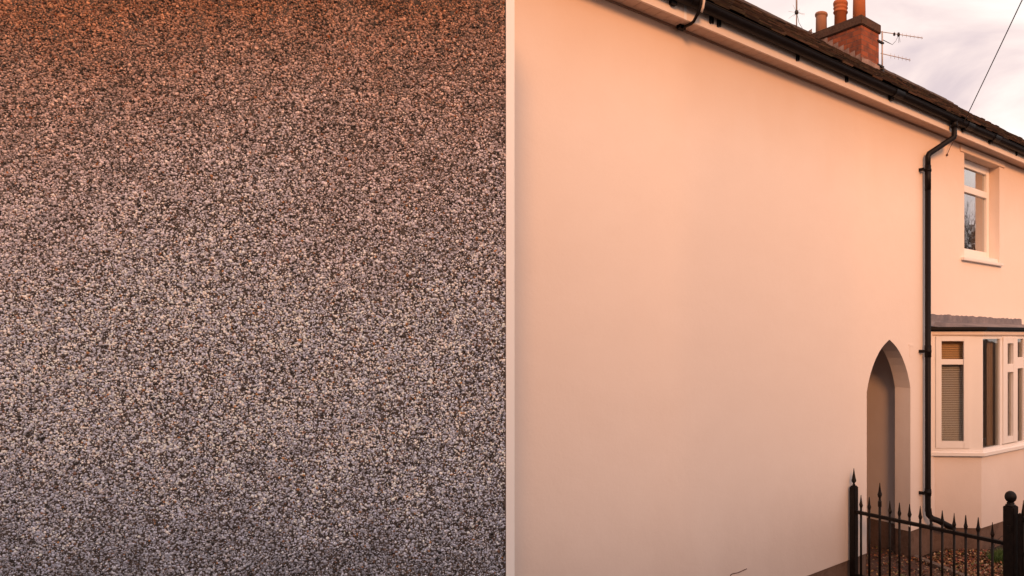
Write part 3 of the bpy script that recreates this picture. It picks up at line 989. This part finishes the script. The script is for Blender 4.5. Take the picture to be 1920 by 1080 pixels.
# ------------------------------------------------------------------ overhead cable with its pole
pole_xy = Vector((2.72, -1.2, 0))
ca0 = Wp(1.975, -0.19, 5.20); ca1 = Vector((2.72, -1.2, 8.95))
c = MB(); pts = []
for i in range(25):
    q = i / 24
    p = ca0.lerp(ca1, q); p.z -= 0.10 * 4 * q * (1 - q)
    pts.append(tuple(p))
c.tube(pts, 0.0055, 6)
tag(c.build('overhead_cable', M_dark), 'thin black overhead cable running from the eaves up into the sky', 'cable')
pr = empty('utility_pole', tuple(pole_xy) )
tag(pr, 'tall dark wooden utility pole carrying the overhead cable', 'pole')
c = MB(); c.lathe([(0.13, GZ), (0.095, 9.2)], (0, 0, 0), 14); c.build('pole_shaft', mat('creosoted_wood', (0.06, 0.04, 0.03), 0.9), pr)
c = MB(); c.tube([Wp(1.945, -0.165, 5.14), Wp(1.95, -0.06, 4.99), Wp(1.952, -0.015, 4.905)], 0.0035, 5)
c.lathe([(0.003, 0.0), (0.014, 0.008), (0.014, 0.02), (0.004, 0.03)], tuple(Wp(1.952, -0.014, 4.885)), 8)
tag(c.build('stay_wire', mat('rusty_wire', (0.10, 0.04, 0.03), 0.8)), 'short rusty stay wire from the eaves to an eye bolt above the window', 'wire')

# ------------------------------------------------------------------ railings, perpendicular to the facade
FS = -0.071
fence = fempty('railings')
tag(fence, 'black iron railings with spear finials between the wall and the ball topped gate post', 'railings')
def diamond(mb, x, y, z, prof, n_=4, rot=math.pi / 4):
    mb.lathe(prof, (x, y, z), n_, False, rot)
def bar(y, tip, special=False, jit=0):
    b = MB()
    z0 = GZ + 0.02
    if special:
        b.tube([(FS, y, z0), (FS, y, tip - 0.17)], 0.0140, 10)
        b.lathe([(0.016, tip - 0.245), (0.020, tip - 0.24), (0.020, tip - 0.19), (0.016, tip - 0.185)], (FS, y, 0), 8, False)
        sp_ = (tip - 0.17, tip)
    else:
        b.tube([(FS, y, z0), (FS, y, tip - 0.13)], 0.0122, 10)
        sp_ = (tip - 0.15, tip)
    h = sp_[1] - sp_[0]
    bo = b.build('baluster', M_iron, fence)
    f_ = MB()
    k = (0.025, 0.020, 0.0225)[jit % 3] if not special else 0.026
    f_.lathe([(0.011, sp_[0] - 0.005), (0.013, sp_[0] + h * 0.10), (k * 0.85, sp_[0] + h * 0.22), (k, sp_[0] + h * 0.30), (k * 0.62, sp_[0] + h * 0.48), (0.0065, sp_[0] + h * 0.85), (0.0035, sp_[1])], (FS, y, 0), 4, False, jit * 0.5)
    f_.build('finial', M_iron, bo)
ys = [-0.152, -0.256, -0.386, -0.507, -0.62, -0.737, -0.857, -0.976, -1.096, -1.22, -1.338, -1.462, -1.599]
for i, y in enumerate(ys):
    bar(y, 1.118 if i == 2 else 0.957 + rnd.uniform(-0.004, 0.004) - (0.02 if i == 12 else 0), i == 2, i)
r_ = MB(); r_.bevbox(FS - 0.019, FS + 0.019, -1.72, -0.035, 0.756, 0.788, 0.004); r_.build('rail', M_iron, fence)
r_ = MB(); r_.bevbox(FS - 0.019, FS + 0.019, -1.72, -0.035, 0.10, 0.124, 0.003); r_.build('rail', M_iron, fence)
r_ = MB(); r_.tube([(FS - 0.022, -0.74, 0.755), (FS - 0.022, -0.755, 0.745)], 0.007, 6)
r_.build('weld', mat('bright_weld', (0.6, 0.55, 0.52), 0.4), fence)
r_ = MB(); r_.bevbox(FS - 0.034, FS + 0.034, -0.094, -0.026, GZ - 0.05, 1.032, 0.005)
r_.bevbox(FS - 0.026, FS + 0.026, -0.086, -0.034, 1.030, 1.042, 0.004)
po_ = r_.build('post', M_iron, fence)
r_ = MB()
r_.lathe([(0.018, 1.04), (0.018, 1.052), (0.011, 1.060), (0.011, 1.072), (0.024, 1.085), (0.0265, 1.098), (0.022, 1.115), (0.010, 1.175), (0.003, 1.224)], (FS, -0.06, 0), 10, False)
r_.build('finial', M_iron, po_)
# the white ball-topped post
gp = fempty('gate_post')
tag(gp, 'thick black iron gate post with a round ball finial at the end of the railings', 'post')
GY = -1.769
r_ = MB(); r_.bevbox(FS - 0.05, FS + 0.05, GY - 0.05, GY + 0.05, GZ - 0.05, 1.112, 0.006); r_.build('shaft', M_iron, gp)
r_ = MB(); r_.lathe([(0.046, 1.112), (0.046, 1.122), (0.030, 1.128), (0.036, 1.140), (0.018, 1.148)], (FS, GY, 0), 20); r_.build('collar', M_iron, gp)
r_ = MB()
bm = bmesh.new(); bmesh.ops.create_uvsphere(bm, u_segments=32, v_segments=20, radius=0.052)
r_.bm(bm, True, Matrix.Translation((FS, GY, 1.192))); r_.build('ball', M_iron, gp)
r_ = MB(); r_.box(FS - 0.058, FS - 0.05, GY - 0.03, GY + 0.01, 0.90, 0.95)
r_.build('hinge', M_iron, gp)
# gate beyond the post
ga = fempty('gate')
tag(ga, 'dark iron gate hung just beyond the ball topped post', 'gate')
r_ = MB()
r_.bevbox(FS - 0.02, FS + 0.02, -2.72, GY - 0.075, 1.00, 1.035, 0.004)
r_.bevbox(FS - 0.02, FS + 0.02, -2.72, GY - 0.075, 0.70, 0.735, 0.004)
r_.bevbox(FS - 0.02, FS + 0.02, -2.72, GY - 0.075, 0.05, 0.085, 0.004)
r_.bevbox(FS - 0.022, FS + 0.022, GY - 0.115, GY - 0.072, 0.03, 1.06, 0.004)
r_.bevbox(FS - 0.022, FS + 0.022, -2.74, -2.70, 0.03, 1.06, 0.004)
r_.box(FS - 0.006, FS + 0.006, -2.70, GY - 0.11, 0.08, 0.99)
r_.build('gate_frame', M_iron, ga)
for i in range(7):
    y = -1.885 - 0.12 * i
    b = MB(); b.tube([(FS, y, 0.05), (FS, y, 1.05)], 0.0105, 10)
    b.lathe([(0.009, 1.03), (0.018, 1.06), (0.018, 1.075), (0.006, 1.15), (0.003, 1.18)], (FS, y, 0), 4, False, i * 0.4)
    b.build('baluster', M_iron, ga)

# ------------------------------------------------------------------ garden inside the railings
pth = MB(); pth.hexa([(0.16, -1.75, GZ + 0.004), (0.62, -1.75, GZ + 0.004), (1.12, -0.02, GZ + 0.004), (0.22, -0.02, GZ + 0.004),
                      (0.16, -1.75, GZ + 0.03), (0.62, -1.75, GZ + 0.03), (1.12, -0.02, GZ + 0.035), (0.22, -0.02, GZ + 0.035)])
pth.box(AL - 0.02, AR + 0.09, -0.02, 4.9, GZ + 0.004, GZ + 0.04)
p_ = pth.build('path', M_pave); p_.location = (P0[0], P0[1], 0); p_.rotation_euler = (0, 0, TH); tag(p_, kind='structure')
kb = MB()
kb.hexa([(0.66, -1.75, GZ - 0.05), (0.72, -1.75, GZ - 0.05), (1.22, -0.02, GZ - 0.05), (1.15, -0.02, GZ - 0.05),
         (0.66, -1.75, GZ + 0.06), (0.72, -1.75, GZ + 0.06), (1.22, -0.02, GZ + 0.07), (1.15, -0.02, GZ + 0.07)])
p_ = kb.build('path_edging', M_stone); p_.location = (P0[0], P0[1], 0); p_.rotation_euler = (0, 0, TH)
tag(p_, 'low stone edging strip along the brick path inside the railings', 'edging')
kb = MB()
kb.hexa([(1.55, -1.75, GZ - 0.05), (1.62, -1.75, GZ - 0.05), (2.22, -0.66, GZ - 0.05), (2.15, -0.62, GZ - 0.05),
         (1.55, -1.75, GZ + 0.05), (1.62, -1.75, GZ + 0.05), (2.22, -0.66, GZ + 0.05), (2.15, -0.62, GZ + 0.05)])
p_ = kb.build('bed_edging', M_stone); p_.location = (P0[0], P0[1], 0); p_.rotation_euler = (0, 0, TH)
tag(p_, 'low stone edging strip in front of the green tuft beside the bay window', 'edging')
st = MB(); st.bevbox(0.24, 0.60, 0.30, 0.62, GZ, 0.19, 0.012); st.bevbox(0.26, 0.50, 0.34, 0.60, 0.19, 0.30, 0.012)
so_ = st.build('step', M_stone); so_.location = (P0[0], P0[1], 0); so_.rotation_euler = (0, 0, TH)
weathered(so_, 0.006, 3, 2)
tag(so_, 'worn pale concrete step at the left foot of the arched passage', 'step')

# fallen leaves
lv = MB(); lc = []
lr = random.Random(11)
def leafpatch(n_, x0, x1, y0, y1, test=None, zb=GZ):
    for _ in range(n_):
        for _t in range(20):
            x, y = lr.uniform(x0, x1), lr.uniform(y0, y1)
            if test is None or test(x, y): break
        else: continue
        s = lr.uniform(0.008, 0.02)
        a = lr.uniform(0, 6.28)
        ti = lr.uniform(-0.6, 0.6); tj = lr.uniform(-0.6, 0.6)
        z = zb + lr.uniform(0.006, 0.045)
        c_, s2 = math.cos(a), math.sin(a)
        q = []
        for (u, v) in ((-1, 0), (-0.3, 0.55), (0.5, 0.5), (1, 0), (0.5, -0.5), (-0.3, -0.55)):
            dx, dy = (u * c_ - v * s2) * s, (u * s2 + v * c_) * s
            q.append((x + dx, y + dy, z + dx * ti + dy * tj + abs(v) * s * 0.3))
        lv.add(q, [(0, 1, 2, 3), (0, 3, 4, 5)])
        b = lr.choice([(0.36, 0.10, 0.045), (0.45, 0.17, 0.06), (0.28, 0.07, 0.04), (0.5, 0.26, 0.10), (0.42, 0.13, 0.07), (0.55, 0.33, 0.17), (0.18, 0.06, 0.035), (0.16, 0.14, 0.03), (0.62, 0.42, 0.28)])
        k = lr.uniform(0.3, 0.95)
        for _k in range(6): lc.append((b[0] * k, b[1] * k, b[2] * k, 1))
def inbed(x, y):
    return x > 0.72 + (y + 1.75) * 0.29 and not (1.6 + (y + 1.75) * 0.55 < x)
leafpatch(5200, 0.7, 2.1, -1.72, -0.1, inbed)
leafpatch(900, -0.06, 0.45, -1.0, -0.06, None)
leafpatch(2400, 0.1, 1.2, -1.7, 0.9, None, GZ + 0.03)
leafpatch(250, 1.7, 2.6, -1.72, -0.7, None)
M_leaf = attr_color(mat('fallen_leaf', (0.3, 0.1, 0.05), 0.6, 0.4), 'Col')
lo = lv.build('fallen_leaves', M_leaf)
lo.location = (P0[0], P0[1], 0); lo.rotation_euler = (0, 0, TH)
a_ = lo.data.color_attributes.new('Col', 'FLOAT_COLOR', 'POINT')
a_.data.foreach_set('color', np.array(lc, dtype=np.float32).ravel())
tag(lo, 'red and brown fallen leaves scattered over the bed behind the railings', 'leaves', kind='stuff')
# grass
M_grass = mat('grass_blade', (0.045, 0.09, 0.018), 0.6, 0.3, noise=[(8, 0.7, (0.11, 0.15, 0.03))])
def grass(mb, n_, cx_, cy_, rx, ry, hmax, seed):
    g2 = random.Random(seed)
    for _ in range(n_):
        a, q = g2.uniform(0, 6.28), math.sqrt(g2.random())
        x, y = cx_ + rx * q * math.cos(a), cy_ + ry * q * math.sin(a)
        h = hmax * g2.uniform(0.4, 1)
        b = g2.uniform(0, 6.28); l_ = h * g2.uniform(0.15, 0.6)
        wd = g2.uniform(0.002, 0.004)
        dx, dy = math.cos(b) * l_, math.sin(b) * l_
        px, py = -math.sin(b) * wd, math.cos(b) * wd
        mb.add([(x - px, y - py, GZ), (x + px, y + py, GZ), (x + dx * 0.35 + px * 0.8, y + dy * 0.35 + py * 0.8, GZ + h * 0.6), (x + dx * 0.35 - px * 0.8, y + dy * 0.35 - py * 0.8, GZ + h * 0.6), (x + dx, y + dy, GZ + h)],
               [(0, 1, 2, 3), (3, 2, 4)])
gm = MB(); grass(gm, 1800, 1.93, -0.76, 0.24, 0.13, 0.12, 4); 
go = gm.build('grass_tuft', M_grass); go.location = (P0[0], P0[1], 0); go.rotation_euler = (0, 0, TH)
tag(go, 'dark green grass tuft at the foot of the bay window beside the ball topped post', 'grass tuft')
gm = MB(); grass(gm, 900, 1.62, -1.08, 0.2, 0.16, 0.09, 5); grass(gm, 700, 1.1, -1.45, 0.5, 0.28, 0.05, 6); grass(gm, 300, 0.9, -0.8, 0.2, 0.4, 0.04, 8)
go = gm.build('grass', M_grass); go.location = (P0[0], P0[1], 0); go.rotation_euler = (0, 0, TH)
tag(go, 'short sparse grass among the fallen leaves', 'grass', kind='stuff')
# bramble stem by the bay foot
c = MB()
c.tube([(2.03, -0.58, 0.0), (2.05, -0.62, 0.12), (2.12, -0.66, 0.18), (2.2, -0.7, 0.15)], 0.004, 5)
c.tube([(2.0, -0.56, 0.05), (2.08, -0.60, 0.02), (2.15, -0.64, 0.06), (2.2, -0.62, 0.1)], 0.004, 5)
c.tube([(2.3, -0.60, 0.0), (2.32, -0.61, 0.14), (2.42, -0.62, 0.20)], 0.003, 5)
bo = c.build('bramble', M_dark); bo.location = (P0[0], P0[1], 0); bo.rotation_euler = (0, 0, TH)
tag(bo, 'thin dark bare bramble stems curling at the corner of the bay foot', 'bramble')

# ------------------------------------------------------------------ the pebbledashed wall in the foreground
pw = empty('pebbledashed_wall', (-3.8, 3.9, GZ))
tag(pw, 'near grey pebbledashed wall of small stones, rust brown towards its top', 'wall')
PZ = 3.8
XE = -1.4196
def loc(m): m.v = [(v[0] + 3.8, v[1] - 3.9, v[2] - GZ) for v in m.v]; return m
M_mort = mat('dash_mortar', (0.12, 0.105, 0.10), 0.95, 0.2, noise=[(6, 0.6, (0.06, 0.05, 0.048))], bump=[(200, 0.8, 0.004)])
blk = MB(); blk.prism([(-6.4, PZ), (XE, PZ), (XE - 0.20, PZ + 0.28), (-6.4, PZ + 0.28)], GZ, 4.75)
loc(blk).build('wall', M_mort, pw)
cpg = MB(); cpg.prism([(-6.5, PZ - 0.30), (XE - 0.02, PZ - 0.30), (XE + 0.0, PZ + 0.0), (XE - 0.20, PZ + 0.36), (-6.5, PZ + 0.36)], 4.75, 4.83)
loc(cpg).build('coping', M_stone, pw)  # unseen wide overhang, added to darken the top of the wall
# added white strip for the divider between panels, slightly proud, wedge shaped so that it sits on the corner
tr = MB(); tr.prism([(XE - 0.0005, PZ - 0.016), (XE + 0.0455, PZ - 0.016), (XE + 0.036, PZ - 0.004), (XE - 0.17, PZ + 0.26), (XE - 0.19, PZ + 0.26), (XE - 0.0005, PZ + 0.002)], GZ, 4.75)
M_divider = mat('bright_white_bead', (0.96, 0.98, 1.0), 0.35, 0.6)
loc(tr).build('corner_bead', M_divider, pw)

rs = np.random.RandomState(5)
pitch = 0.0087
x0, x1_, z0, z1 = -4.5, XE - 0.001, 1.12, 4.62
nc = int((x1_ - x0) / pitch); nr = int((z1 - z0) / (pitch * 0.87))
jj, ii = np.meshgrid(np.arange(nc), np.arange(nr))
px = x0 + (jj + 0.5 * (ii % 2)) * pitch + rs.uniform(-0.36, 0.36, jj.shape) * pitch
pz = z0 + ii * pitch * 0.87 + rs.uniform(-0.36, 0.36, jj.shape) * pitch
px, pz = px.ravel(), pz.ravel()
keep = (rs.rand(px.size) > 0.05) & (px < x1_ - 0.002)
px, pz = px[keep], pz[keep]
def lowf(x, z, n_, seed, f0, f1):
    r3 = np.random.RandomState(seed); o = np.zeros_like(x)
    for _ in range(n_):
        a = r3.uniform(0, 2 * np.pi); f = r3.uniform(f0, f1)
        o += np.sin((x * np.cos(a) + z * np.sin(a)) * f + r3.uniform(0, 6.28))
    return o / math.sqrt(n_)
n_ = px.size
rad = pitch * np.clip(rs.lognormal(-0.62, 0.30, n_), 0.28, 1.05)
rx, rzz = rad * rs.uniform(0.85, 1.25, n_), rad * rs.uniform(0.8, 1.05, n_)
ry = rad * rs.uniform(0.6, 1.0, n_)
ang = rs.uniform(0, np.pi, n_)
yc = PZ + rs.uniform(-0.0034, 0.0022, n_) + 0.0012 * lowf(px, pz, 8, 3, 17, 60)
# front half of a faceted stone: apex, ring of 6 at 45 degrees, ring of 6 at the equator
unit = [(0, -1, 0)] + [(math.cos(a) * 0.68, -0.73, math.sin(a) * 0.68) for a in [k * math.pi / 3 for k in range(6)]] + [(math.cos(a), 0.1, math.sin(a)) for a in [k * math.pi / 3 + 0.52 for k in range(6)]]
unit = np.array(unit)
fac = [(0, 1 + k, 1 + (k + 1) % 6) for k in range(6)] + [(1 + k, 7 + k, 1 + (k + 1) % 6) for k in range(6)] + [(1 + (k + 1) % 6, 7 + k, 7 + (k + 1) % 6) for k in range(6)]
fac = np.array(fac)
U = np.repeat(unit[None], n_, 0) * (1 + rs.uniform(-0.16, 0.16, (n_, 13, 1)))
ux, uy, uz = U[..., 0] * rx[:, None], U[..., 1] * ry[:, None], U[..., 2] * rzz[:, None]
ca_n, sa_n = np.cos(ang)[:, None], np.sin(ang)[:, None]
vx = px[:, None] + ux * ca_n - uz * sa_n
vz = pz[:, None] + ux * sa_n + uz * ca_n
vy = yc[:, None] + uy
vx = np.minimum(vx, x1_ + 0.0005)
V = np.stack([vx + 3.8, vy - 3.9, vz - GZ], -1).reshape(-1, 3).astype(np.float32)
F = (fac[None] + (np.arange(n_) * 13)[:, None, None]).reshape(-1).astype(np.int32)
me = bpy.data.meshes.new('pebbledash')
me.vertices.add(V.shape[0]); me.vertices.foreach_set('co', V.ravel())
nf = F.size // 3
me.loops.add(F.size); me.loops.foreach_set('vertex_index', F)
me.polygons.add(nf); me.polygons.foreach_set('loop_start', np.arange(nf, dtype=np.int32) * 3); me.polygons.foreach_set('loop_total', np.full(nf, 3, dtype=np.int32))
me.polygons.foreach_set('use_smooth', np.ones(nf, dtype=bool))
me.update(calc_edges=True)
pal = np.array([(0.57, 0.61, 0.73), (0.47, 0.51, 0.60), (0.68, 0.73, 0.84), (0.36, 0.38, 0.44), (0.50, 0.47, 0.47), (0.78, 0.83, 0.90), (0.87, 0.90, 0.95), (0.018, 0.015, 0.015), (0.07, 0.06, 0.058), (0.40, 0.20, 0.08), (0.22, 0.12, 0.08)])
pr_ = np.array([0.20, 0.18, 0.17, 0.11, 0.08, 0.11, 0.06, 0.15, 0.09, 0.012, 0.025]); pr_ /= pr_.sum()
ci = rs.choice(len(pal), n_, p=pr_)
C = pal[ci] * rs.uniform(0.65, 1.6, (n_, 1))
# light gradient painted into the stones: warm dark brown upwards, dimmer low down
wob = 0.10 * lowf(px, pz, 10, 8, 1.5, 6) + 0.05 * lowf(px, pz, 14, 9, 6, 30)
warm_ = np.clip((pz + wob - 2.75) / 1.7, 0, 1)[:, None]
C = C * (1 - warm_) + C * np.array([[0.55, 0.28, 0.165]]) * warm_
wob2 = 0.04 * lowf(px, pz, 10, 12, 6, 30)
dim_ = np.clip((2.0 - pz + wob2 * 3) / 0.7, 0, 1)[:, None]
C = C * (1 - dim_ * 0.45)
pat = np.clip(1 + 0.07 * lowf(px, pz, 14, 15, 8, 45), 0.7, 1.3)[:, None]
C = C * (np.array([[1, 1, 1]]) * warm_ + np.array([[0.96, 1.01, 1.10]]) * (1 - warm_))  # cooler tint low down belongs to the painted light gradient
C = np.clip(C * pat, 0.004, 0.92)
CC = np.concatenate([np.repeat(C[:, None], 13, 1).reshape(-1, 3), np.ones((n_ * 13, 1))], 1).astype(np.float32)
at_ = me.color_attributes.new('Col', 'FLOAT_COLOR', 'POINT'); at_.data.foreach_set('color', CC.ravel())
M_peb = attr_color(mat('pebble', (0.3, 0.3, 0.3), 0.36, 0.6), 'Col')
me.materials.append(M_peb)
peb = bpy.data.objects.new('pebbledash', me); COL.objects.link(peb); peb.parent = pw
tag(peb, kind='stuff')

# ------------------------------------------------------------------ across the street: unseen houses added to block low sun, trees the glass reflects
def far_shading_house(i, x, w_, h, yy):
    hs = empty('terraced_house', (x, yy, GZ))
    lab = ['red brick terraced house with grey slate roof at the left across the street', 'pale rendered terraced house in the middle across the street',
           'red brick terraced house with grey slate roof at the right across the street', 'cream rendered end house at the far right across the street'][i]
    tag(hs, lab, 'house', 'terraced houses across the street')
    m = MB(); m.box(0, w_ - 0.02, -7, 0, 0, h); wl = m.build('wall', [M_brick, M_render][i % 2], hs)
    m = MB(); m.add([(0, -7.2, h), (w_ - 0.02, -7.2, h), (w_ - 0.02, 0.25, h), (0, 0.25, h), (0, -3.5, h + 2.3), (w_ - 0.02, -3.5, h + 2.3)], [(3, 2, 5, 4), (1, 0, 4, 5), (0, 3, 4), (2, 1, 5), (0, 1, 2, 3)])
    m.build('roof', mat('slate', (0.07, 0.065, 0.07), 0.7), hs)
    for fx in (0.25, 0.7):
        for fz in (0.9, 3.6, 6.4):
            if fx < 0.5 and fz < 1: continue
            m = MB(); frame_rect(m, w_ * fx - 0.6, w_ * fx + 0.6, fz, fz + 1.3, 0.003, 0.06, 0.07, 0.07, 0.07, 0.07); f = m.build('window', M_upvc, hs)
            m = MB(); m.box(w_ * fx - 0.54, w_ * fx + 0.54, 0.01, 0.03, fz + 0.06, fz + 1.24); m.build('pane', mat('dark_glass', (0.02, 0.02, 0.025), 0.08), f)
    m = MB(); m.bevbox(w_ * 0.25 - 0.45, w_ * 0.25 + 0.45, 0.003, 0.06, 0, 2.1, 0.01); m.build('door', mat('door_paint', (0.05, 0.08, 0.07), 0.4), hs)
for i, x in enumerate((-13.0, -6.5, 0.0, 6.5)):
    far_shading_house(i, x, 6.5, 8.1 + 0.01 * i, -11.5)  # row height set so low sun is blocked from the lower walls

def bare_tree(x, y, h, seed, label, dens=1.0):
    t_ = empty('bare_tree', (x, y, GZ)); tag(t_, label, 'tree', 'bare trees further along the street')
    r4 = random.Random(seed); tk = MB(); cw = MB()
    def br(p, d, l_, r0, lev):
        if lev > 6: return
        q = p + d * l_
        mid_ = p.lerp(q, 0.5) + Vector((r4.uniform(-1, 1), r4.uniform(-1, 1), 0)) * l_ * 0.06
        (tk if lev < 2 else cw).tube([p, mid_, q], [r0, r0 * 0.85, r0 * 0.7], 6 if lev < 3 else 4, False)
        for _ in range(3):
            nd = (d + Vector((r4.uniform(-1, 1), r4.uniform(-1, 1), r4.uniform(-0.3, 0.7))) * 0.62).normalized()
            br(p.lerp(q, r4.uniform(0.6, 1.0)), nd, l_ * r4.uniform(0.62, 0.82), r0 * 0.6, lev + 1)
    br(Vector((0, 0, 0)), Vector((0, 0, 1)), h * 0.27, h * 0.012, 0)
    bk_ = mat('bark', (0.06, 0.04, 0.032), 0.9)
    tk.build('trunk', bk_, t_); cw.build('crown', bk_, t_)
for k_, (x_, y_, h_, lab_) in enumerate([(21.0, 15.2, 9.6, 'nearest bare tree reflected in the upstairs window'), (23.4, 16.9, 10.4, 'tallest bare tree beyond the nearest one along the street'),
                                  (26.5, 17.6, 10.8, 'third bare tree along the street'), (24.8, 15.3, 9.8, 'bare tree closest to the road along the street')]):
    bare_tree(x_, y_, h_, 2 + 3 * k_, lab_)
